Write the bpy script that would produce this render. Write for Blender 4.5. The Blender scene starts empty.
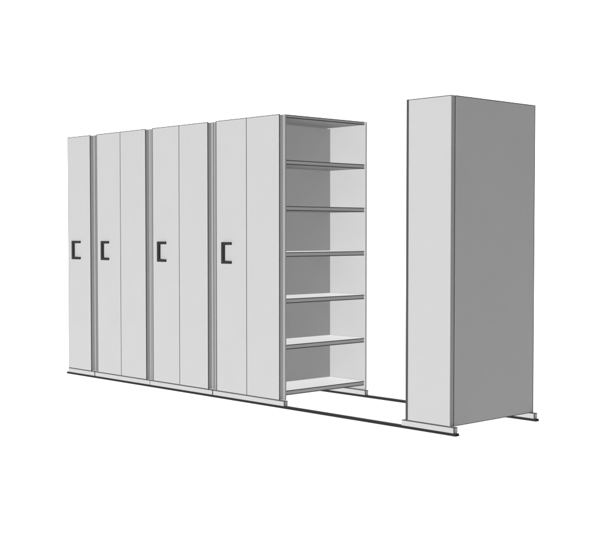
import bpy, bmesh, math
from mathutils import Vector

S = bpy.context.scene
COL = S.collection

# ------------------------------------------------------------------ materials
def paint(name, grey, rough=0.55, spec=0.25, mottle=0.012, bump=0.02, scale=260.0, tint=(1, 1, 1)):
    """Powder-coat style paint: faint mottling in colour and a fine orange-peel bump."""
    m = bpy.data.materials.new(name)
    m.use_nodes = True
    nt = m.node_tree
    b = nt.nodes['Principled BSDF']
    b.inputs['Roughness'].default_value = rough
    b.inputs['Specular IOR Level'].default_value = spec
    tc = nt.nodes.new('ShaderNodeTexCoord')
    n1 = nt.nodes.new('ShaderNodeTexNoise')
    n1.inputs['Scale'].default_value = 3.0
    n1.inputs['Detail'].default_value = 4.0
    nt.links.new(tc.outputs['Object'], n1.inputs['Vector'])
    mr = nt.nodes.new('ShaderNodeMapRange')
    mr.inputs['From Min'].default_value = 0.3
    mr.inputs['From Max'].default_value = 0.7
    mr.inputs['To Min'].default_value = 1.0 - mottle
    mr.inputs['To Max'].default_value = 1.0 + mottle
    nt.links.new(n1.outputs['Fac'], mr.inputs['Value'])
    mul = nt.nodes.new('ShaderNodeVectorMath')
    mul.operation = 'SCALE'
    mul.inputs[0].default_value = tuple(grey * t for t in tint)
    nt.links.new(mr.outputs['Result'], mul.inputs['Scale'])
    nt.links.new(mul.outputs['Vector'], b.inputs['Base Color'])
    if bump:
        n2 = nt.nodes.new('ShaderNodeTexNoise')
        n2.inputs['Scale'].default_value = scale
        n2.inputs['Detail'].default_value = 2.0
        nt.links.new(tc.outputs['Object'], n2.inputs['Vector'])
        bp = nt.nodes.new('ShaderNodeBump')
        bp.inputs['Strength'].default_value = bump
        bp.inputs['Distance'].default_value = 0.001
        nt.links.new(n2.outputs['Fac'], bp.inputs['Height'])
        nt.links.new(bp.outputs['Normal'], b.inputs['Normal'])
    return m

M = {
    'panel': paint('light_grey_paint', 0.28),
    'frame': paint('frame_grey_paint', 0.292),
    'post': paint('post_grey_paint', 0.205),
    'seam_shade': paint('black_seam_shade', 0.03, rough=0.7, spec=0.1),  # shade of an open seam, put in as black colour
    'shelf': paint('shelf_grey_paint', 0.28, spec=0.03),
    'back': paint('back_panel_grey_paint', 0.28, spec=0.1),
    'beam': paint('carriage_grey_paint', 0.29),
    'edge_line': paint('grey_edge_line', 0.052, rough=0.8, spec=0.0),  # dark colour standing for drawn outlines and shade in the gaps
    'edge': paint('panel_edge_grey', 0.21),
    'buffer': paint('grey_rubber', 0.09, rough=0.7, spec=0.15),
    'rubber': paint('dark_rubber', 0.042, rough=0.7, spec=0.15),
    'handle': paint('black_plastic', 0.009, rough=0.5, spec=0.2),
    'rail': paint('dark_steel', 0.014, rough=0.7, spec=0.05),
    'white': paint('white_studio_surface', 0.445, rough=0.9, spec=0.0, mottle=0.0, bump=0),
}

# ------------------------------------------------------------------ geometry helpers
def box(bm, x0, x1, y0, y1, z0, z1):
    v = [bm.verts.new((x, y, z)) for x in (x0, x1) for y in (y0, y1) for z in (z0, z1)]
    for q in ((0, 1, 3, 2), (4, 6, 7, 5), (0, 4, 5, 1), (2, 3, 7, 6), (0, 2, 6, 4), (1, 5, 7, 3)):
        bm.faces.new([v[i] for i in q])

def prism(bm, pts, y0, y1):
    """closed outline in x,z pushed through y"""
    a = [bm.verts.new((x, y0, z)) for x, z in pts]
    b = [bm.verts.new((x, y1, z)) for x, z in pts]
    n = len(pts)
    bm.faces.new(a)
    bm.faces.new(b[::-1])
    for i in range(n):
        bm.faces.new((a[i], b[i], b[(i + 1) % n], a[(i + 1) % n]))

def prism_x(bm, pts, x0, x1):
    """closed outline in y,z pushed through x"""
    a = [bm.verts.new((x0, y, z)) for y, z in pts]
    b = [bm.verts.new((x1, y, z)) for y, z in pts]
    n = len(pts)
    bm.faces.new(a)
    bm.faces.new(b[::-1])
    for i in range(n):
        bm.faces.new((a[i], b[i], b[(i + 1) % n], a[(i + 1) % n]))

def link(name, bm, mat, parent=None, bevel=0.0):
    if bevel:
        bmesh.ops.bevel(bm, geom=bm.edges[:], offset=bevel, segments=2, profile=0.5, affect='EDGES')
    bmesh.ops.recalc_face_normals(bm, faces=bm.faces[:])
    me = bpy.data.meshes.new(name)
    bm.to_mesh(me)
    bm.free()
    me.materials.append(mat)
    o = bpy.data.objects.new(name, me)
    COL.objects.link(o)
    if parent:
        o.parent = parent
    return o

def boxes(name, specs, mat, parent=None, bevel=0.0):
    bm = bmesh.new()
    for s in specs:
        box(bm, *s)
    return link(name, bm, mat, parent, bevel)

def thing(name, loc, label, cat, group=None):
    o = bpy.data.objects.new(name, None)
    o.empty_display_size = 0.2
    COL.objects.link(o)
    o.location = loc
    o['label'] = label
    o['category'] = cat
    if group:
        o['group'] = group
    return o

# ------------------------------------------------------------------ dimensions (metres)
H = 2.10            # height of the shelving above its carriage
T = 0.039           # end panel thickness
UP0, UP1 = 0.039, 0.051      # near side sheet
FAR0, FAR1 = 0.893, 0.910    # far side sheet
BEAM = 0.0367       # carriage beam height
RAIL = 0.0170
FLOOR = -BEAM - RAIL - 0.0002
LIP = 0.020         # how far side sheets reach past the end panel
TOPS = [2.0995, 1.768, 1.430, 1.091, 0.7485, 0.408, 0.069]

def end_panel(parent, x0, x1, handle=None):
    e = 0.003
    p = boxes('end_panel', [(x0 + e, x1 - e, 0.0, T - 0.0005, 0.0055, H - 0.0055)], M['panel'], parent, 0.0008)
    # thin dark strips all round: drawn outlines and gap shade put in as colour
    boxes('dark_edge_strip', [
        (x0, x0 + e - 0.0002, -0.0005, 0.010, 0.0006, H),
        (x1 - e + 0.0002, x1, -0.0005, 0.007, 0.0006, H),
        (x0 + e, x1 - e, -0.0005, 0.010, H - 0.0052, H),
        (x0 + e, x1 - e, -0.0005, 0.010, 0.0006, 0.0052)], M['edge_line'], p)
    if handle:
        hx0, hx1, w = x0 + handle[0], x0 + handle[1], 0.028
        z0, z1, t = 0.996, 1.163, 0.0220
        bm = bmesh.new()
        prism(bm, [(hx0, z0), (hx1, z0), (hx1, z0 + t), (hx0 + w, z0 + t), (hx0 + w, z1 - t), (hx1, z1 - t), (hx1, z1), (hx0, z1)], -0.017, -0.0002)
        link('handle', bm, M['handle'], p, 0.0018)
    return p

def side_sheet(parent, x0, x1, y0, y1):
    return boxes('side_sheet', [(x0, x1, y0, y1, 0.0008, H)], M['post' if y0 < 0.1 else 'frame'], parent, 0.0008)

def shelf(parent, x0, x1, top, face, y1=FAR0):
    """tray shelf: deck with a turned-down front lip; face=+1 opens to +x, -1 to -x"""
    h = 0.024 if top > 2.0 else 0.034
    ya, yb = UP1 + 0.0005, y1 - 0.006
    s = boxes('shelf', [(x0, x1, ya, yb, top - h, top)], M['shelf'], parent, 0.001)
    xe = x1 if face > 0 else x0
    a, b = (xe - 0.003, xe + 0.0012) if face > 0 else (xe - 0.0012, xe + 0.003)
    k = 0.0062
    boxes('dark_edge_strip', [(a, b, ya + 0.0002, yb + 0.0004, top - k, top + 0.0003),  # dark lines put along the lip as its drawn outline
                        (a, b, ya + 0.0002, yb + 0.0004, top - h - 0.0003, top - h + k)], M['edge_line'], s)
    return s

def base_beams(parent, x0, x1):
    for y0, y1 in ((0.0, 0.0356), (0.860, 0.8945)):
        b = boxes('base_beam', [(x0, x1, y0, y1, -BEAM + 0.0004, 0.0)], M['beam'], parent, 0.001)
        # dark outline strips; the top one tones down the brightly lit beam top
        boxes('dark_edge_strip', [(x0 + 0.001, x1 + 0.0010, y0 - 0.0006, y1 + 0.0005, -0.0034, 0.0005),
                            (x1 - 0.0040, x1 + 0.001, y0 - 0.0008, y0 + 0.004, -BEAM + 0.001, -0.0030)], M['edge_line'], b)

# ------------------------------------------------------------------ double carriages
def double_unit(loc, label):
    t = thing('mobile_shelving', loc, label, 'shelving', 'double sided mobile shelving units')
    base_beams(t, -0.4110, 0.4165)
    end_panel(t, -0.3635, -0.0049, (0.076, 0.187))
    end_panel(t, -0.0044, 0.3640)
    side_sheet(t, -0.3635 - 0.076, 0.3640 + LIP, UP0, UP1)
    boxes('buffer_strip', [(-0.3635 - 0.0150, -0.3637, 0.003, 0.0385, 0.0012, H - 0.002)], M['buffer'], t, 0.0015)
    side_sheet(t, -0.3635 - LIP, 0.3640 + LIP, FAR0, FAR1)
    boxes('back_panel', [(-0.022, -0.0085, UP1 + 0.0003, FAR0 - 0.0003, 0.03, 2.07)], M['back'], t)
    for z in TOPS:
        shelf(t, -0.0080, 0.3760, z, +1)
        shelf(t, -0.3755, -0.0225, z, -1)
    return t

double_unit((-0.3640, 0, 0), 'open double-sided grey shelving unit with its empty shelves in full view beside the aisle')

def copy_thing(src, loc, label):
    c = src.copy()
    COL.objects.link(c)
    c.location = loc
    c['label'] = label
    for ch in src.children:
        d = ch.copy()
        COL.objects.link(d)
        d.parent = c
        for g in ch.children:
            e = g.copy()
            COL.objects.link(e)
            e.parent = d
    return c

proto = [o for o in COL.objects if o.name == 'mobile_shelving'][0]
bpy.context.view_layer.update()
for loc, label in (
        ((-1.1980, 0, 0), 'closed two-panel grey shelving unit touching the unit with the visible open shelves'),
        ((-2.0265, 0, 0), 'closed two-panel grey shelving unit next to the narrow single-panel unit at the left end')):
    copy_thing(proto, loc, label)

# ------------------------------------------------------------------ single units at the two ends
t = thing('mobile_shelving', (-2.6600, 0, 0), 'narrow shelving unit with one front panel and black handle, at left end of row', 'shelving')
base_beams(t, -0.2175, 0.2150)
end_panel(t, -0.2035, 0.1621, (0.079, 0.208))
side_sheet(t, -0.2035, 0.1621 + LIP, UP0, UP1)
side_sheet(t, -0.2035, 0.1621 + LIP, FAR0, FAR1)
boxes('back_panel', [(-0.2030, -0.1900, UP1 + 0.0003, FAR0 - 0.0003, 0.0, H - 0.001)], M['back'], t)
for z in TOPS:
    shelf(t, -0.1895, 0.1740, z, +1)

t = thing('mobile_shelving', (1.4220, 0, 0), 'narrow shelving unit standing apart on the right with a plain dark grey closed side', 'shelving')
base_beams(t, -0.2212, 0.2214)
x0, x1 = -0.1885, 0.1885
YB = 0.8925
p = boxes('end_panel', [(x0 + 0.0222, x1 - 0.003, 0.0, 0.0335, 0.0055, H - 0.0055)], M['panel'], t, 0.0008)
boxes('dark_edge_strip', [  # dark strips standing for outlines and gap shade round the panel
        (x0 + 0.0189, x0 + 0.0220, -0.0006, 0.009, 0.0008, H - 0.0002),
    (x0 + 0.0190, x1 - 0.003, -0.0005, 0.010, H - 0.0052, H),
    (x0 + 0.0190, x1 - 0.003, -0.0005, 0.010, 0.0006, 0.0052)], M['edge_line'], p)
boxes('dark_edge_strip', [(x1 - 0.0028, x1 + 0.0005, -0.0005, 0.0335, 0.0006, H)], M['edge'], p)
boxes('buffer_strip', [(x0, x0 + 0.0187, 0.001, 0.0345, 0.0012, H + 0.001)], M['rubber'], t, 0.0015)
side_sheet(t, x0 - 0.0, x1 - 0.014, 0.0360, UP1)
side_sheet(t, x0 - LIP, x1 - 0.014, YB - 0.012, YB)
boxes('seam_shade_strip', [(x1 - 0.0135, x1 - 0.0004, 0.0338, 0.0428, 0.001, H - 0.001)], M['seam_shade'], t)  # black strip standing in for the shade in this seam
sp = boxes('side_panel', [(x1 - 0.0135, x1, 0.0430, YB, 0.0008, H)], M['back'], t, 0.001)
boxes('dark_edge_strip', [(x1 - 0.006, x1 + 0.0008, YB - 0.006, YB + 0.0008, 0.0006, H + 0.0005),  # dark strips for the drawn outline of the side panel
                    (x1 - 0.006, x1 + 0.0008, 0.0432, YB - 0.0062, H - 0.005, H + 0.0005),
                    (x1 - 0.006, x1 + 0.0008, 0.0432, YB - 0.0062, 0.0004, 0.0045)], M['edge_line'], sp)
for z in TOPS:
    shelf(t, x0 - 0.014, x1 - 0.0142, z, -1, YB - 0.012)

# ------------------------------------------------------------------ rails
def rail(y, label):
    bm = bmesh.new()
    a, b = y - 0.004, y + 0.0375
    zt, zb = -BEAM - 0.0002, -BEAM - RAIL
    # low rail with a raised running ridge and a thin foot flange on either side
    prism_x(bm, [(a, zb), (b, zb), (b, zb + 0.004), (b - 0.005, zb + 0.0045), (b - 0.006, zt), (a + 0.003, zt), (a + 0.002, zb + 0.0045), (a, zb + 0.004)], -2.9000, 1.6590)
    o = link('floor_rail', bm, M['rail'], None, 0.0006)
    o['label'] = label
    o['category'] = 'rail'
    return o

rail(0.0, 'long dark floor rail under the front edge of the shelving, nearest the viewer')
rail(0.8595, 'dark floor rail under the far edge of the shelving, seen across the aisle')

# ------------------------------------------------------------------ floor and studio backdrop
VD = Vector((-0.7297, 0.6838, 0)); VR = Vector((0.6838, 0.7297, 0))
CAMP = Vector((6.3008, -5.7166, 0))
W = 70.0
def at(a, s, z):
    p = CAMP + VD * a + VR * s
    return (p.x, p.y, z)
bm = bmesh.new()
bm.faces.new([bm.verts.new(at(a, s, FLOOR)) for a, s in ((-60, -W), (-60, W), (34, W), (34, -W))])
o = link('floor', bm, M['white']); o['kind'] = 'structure'
bm = bmesh.new()
prof = [(34.0, FLOOR)] + [(34 + 8 * math.sin(math.radians(d)), FLOOR + 8 * (1 - math.cos(math.radians(d)))) for d in range(6, 91, 6)] + [(42.0, 34.0)]
rows = [[bm.verts.new(at(a, s, z)) for s in (-W, W)] for a, z in prof]
for r0, r1 in zip(rows, rows[1:]):
    bm.faces.new((r0[0], r0[1], r1[1], r1[0]))
o = link('backdrop', bm, M['white']); o['kind'] = 'structure'
for f in o.data.polygons:
    f.use_smooth = True

# ------------------------------------------------------------------ added lamps out of view (far, large, shadowless) for flat light
def lamp(name, pos, aim, factor, size):
    l = bpy.data.lights.new(name, 'AREA')
    l.shape = 'DISK'
    l.size = size
    d = (Vector(aim) - Vector(pos))
    l.energy = factor * math.pi ** 2 * d.length ** 2
    l.use_shadow = False
    o = bpy.data.objects.new(name, l)
    COL.objects.link(o)
    o.location = pos
    o.rotation_euler = d.to_track_quat('-Z', 'Y').to_euler()
    return o
lamp('front_flat_light', (-0.5, -60, 6), (-0.5, 0, 1), 1.76, 6)
lamp('top_flat_light', (-0.5, 0.4, 60), (-0.5, 0.4, 0), 2.1, 6)
bp = at(24, 0, 22); bt = at(42, 0, 3)
lamp('backdrop_fill_light', bp, bt, 1.7, 5)  # added lamp that lifts the backdrop to pure white
lamp('side_fill_light', (60, 2, 3), (0, 0.5, 1), 0.38, 6)  # added fill that brightens the right-facing sides

w = bpy.data.worlds.new('World')
S.world = w
w.use_nodes = True
w.node_tree.nodes['Background'].inputs['Color'].default_value = (1, 1, 1, 1)
w.node_tree.nodes['Background'].inputs['Strength'].default_value = 0.05

# ------------------------------------------------------------------ camera and render settings
cd = bpy.data.cameras.new('Camera')
cam = bpy.data.objects.new('Camera', cd)
COL.objects.link(cam)
cam.location = (6.3008, -5.7166, 1.2299)
cam.rotation_euler = (math.radians(90 - 2.102), 0, math.radians(46.86))
cd.sensor_width = 36.0
cd.lens = 36.0 * 1161.03 / 596.0
cd.clip_start = 0.1
cd.clip_end = 500
S.camera = cam
S.view_settings.view_transform = 'Standard'
S.view_settings.look = 'None'
S.view_settings.exposure = 0
S.view_settings.gamma = 1
S.cycles.max_bounces = 6
S.cycles.diffuse_bounces = 2
S.cycles.use_denoising = True
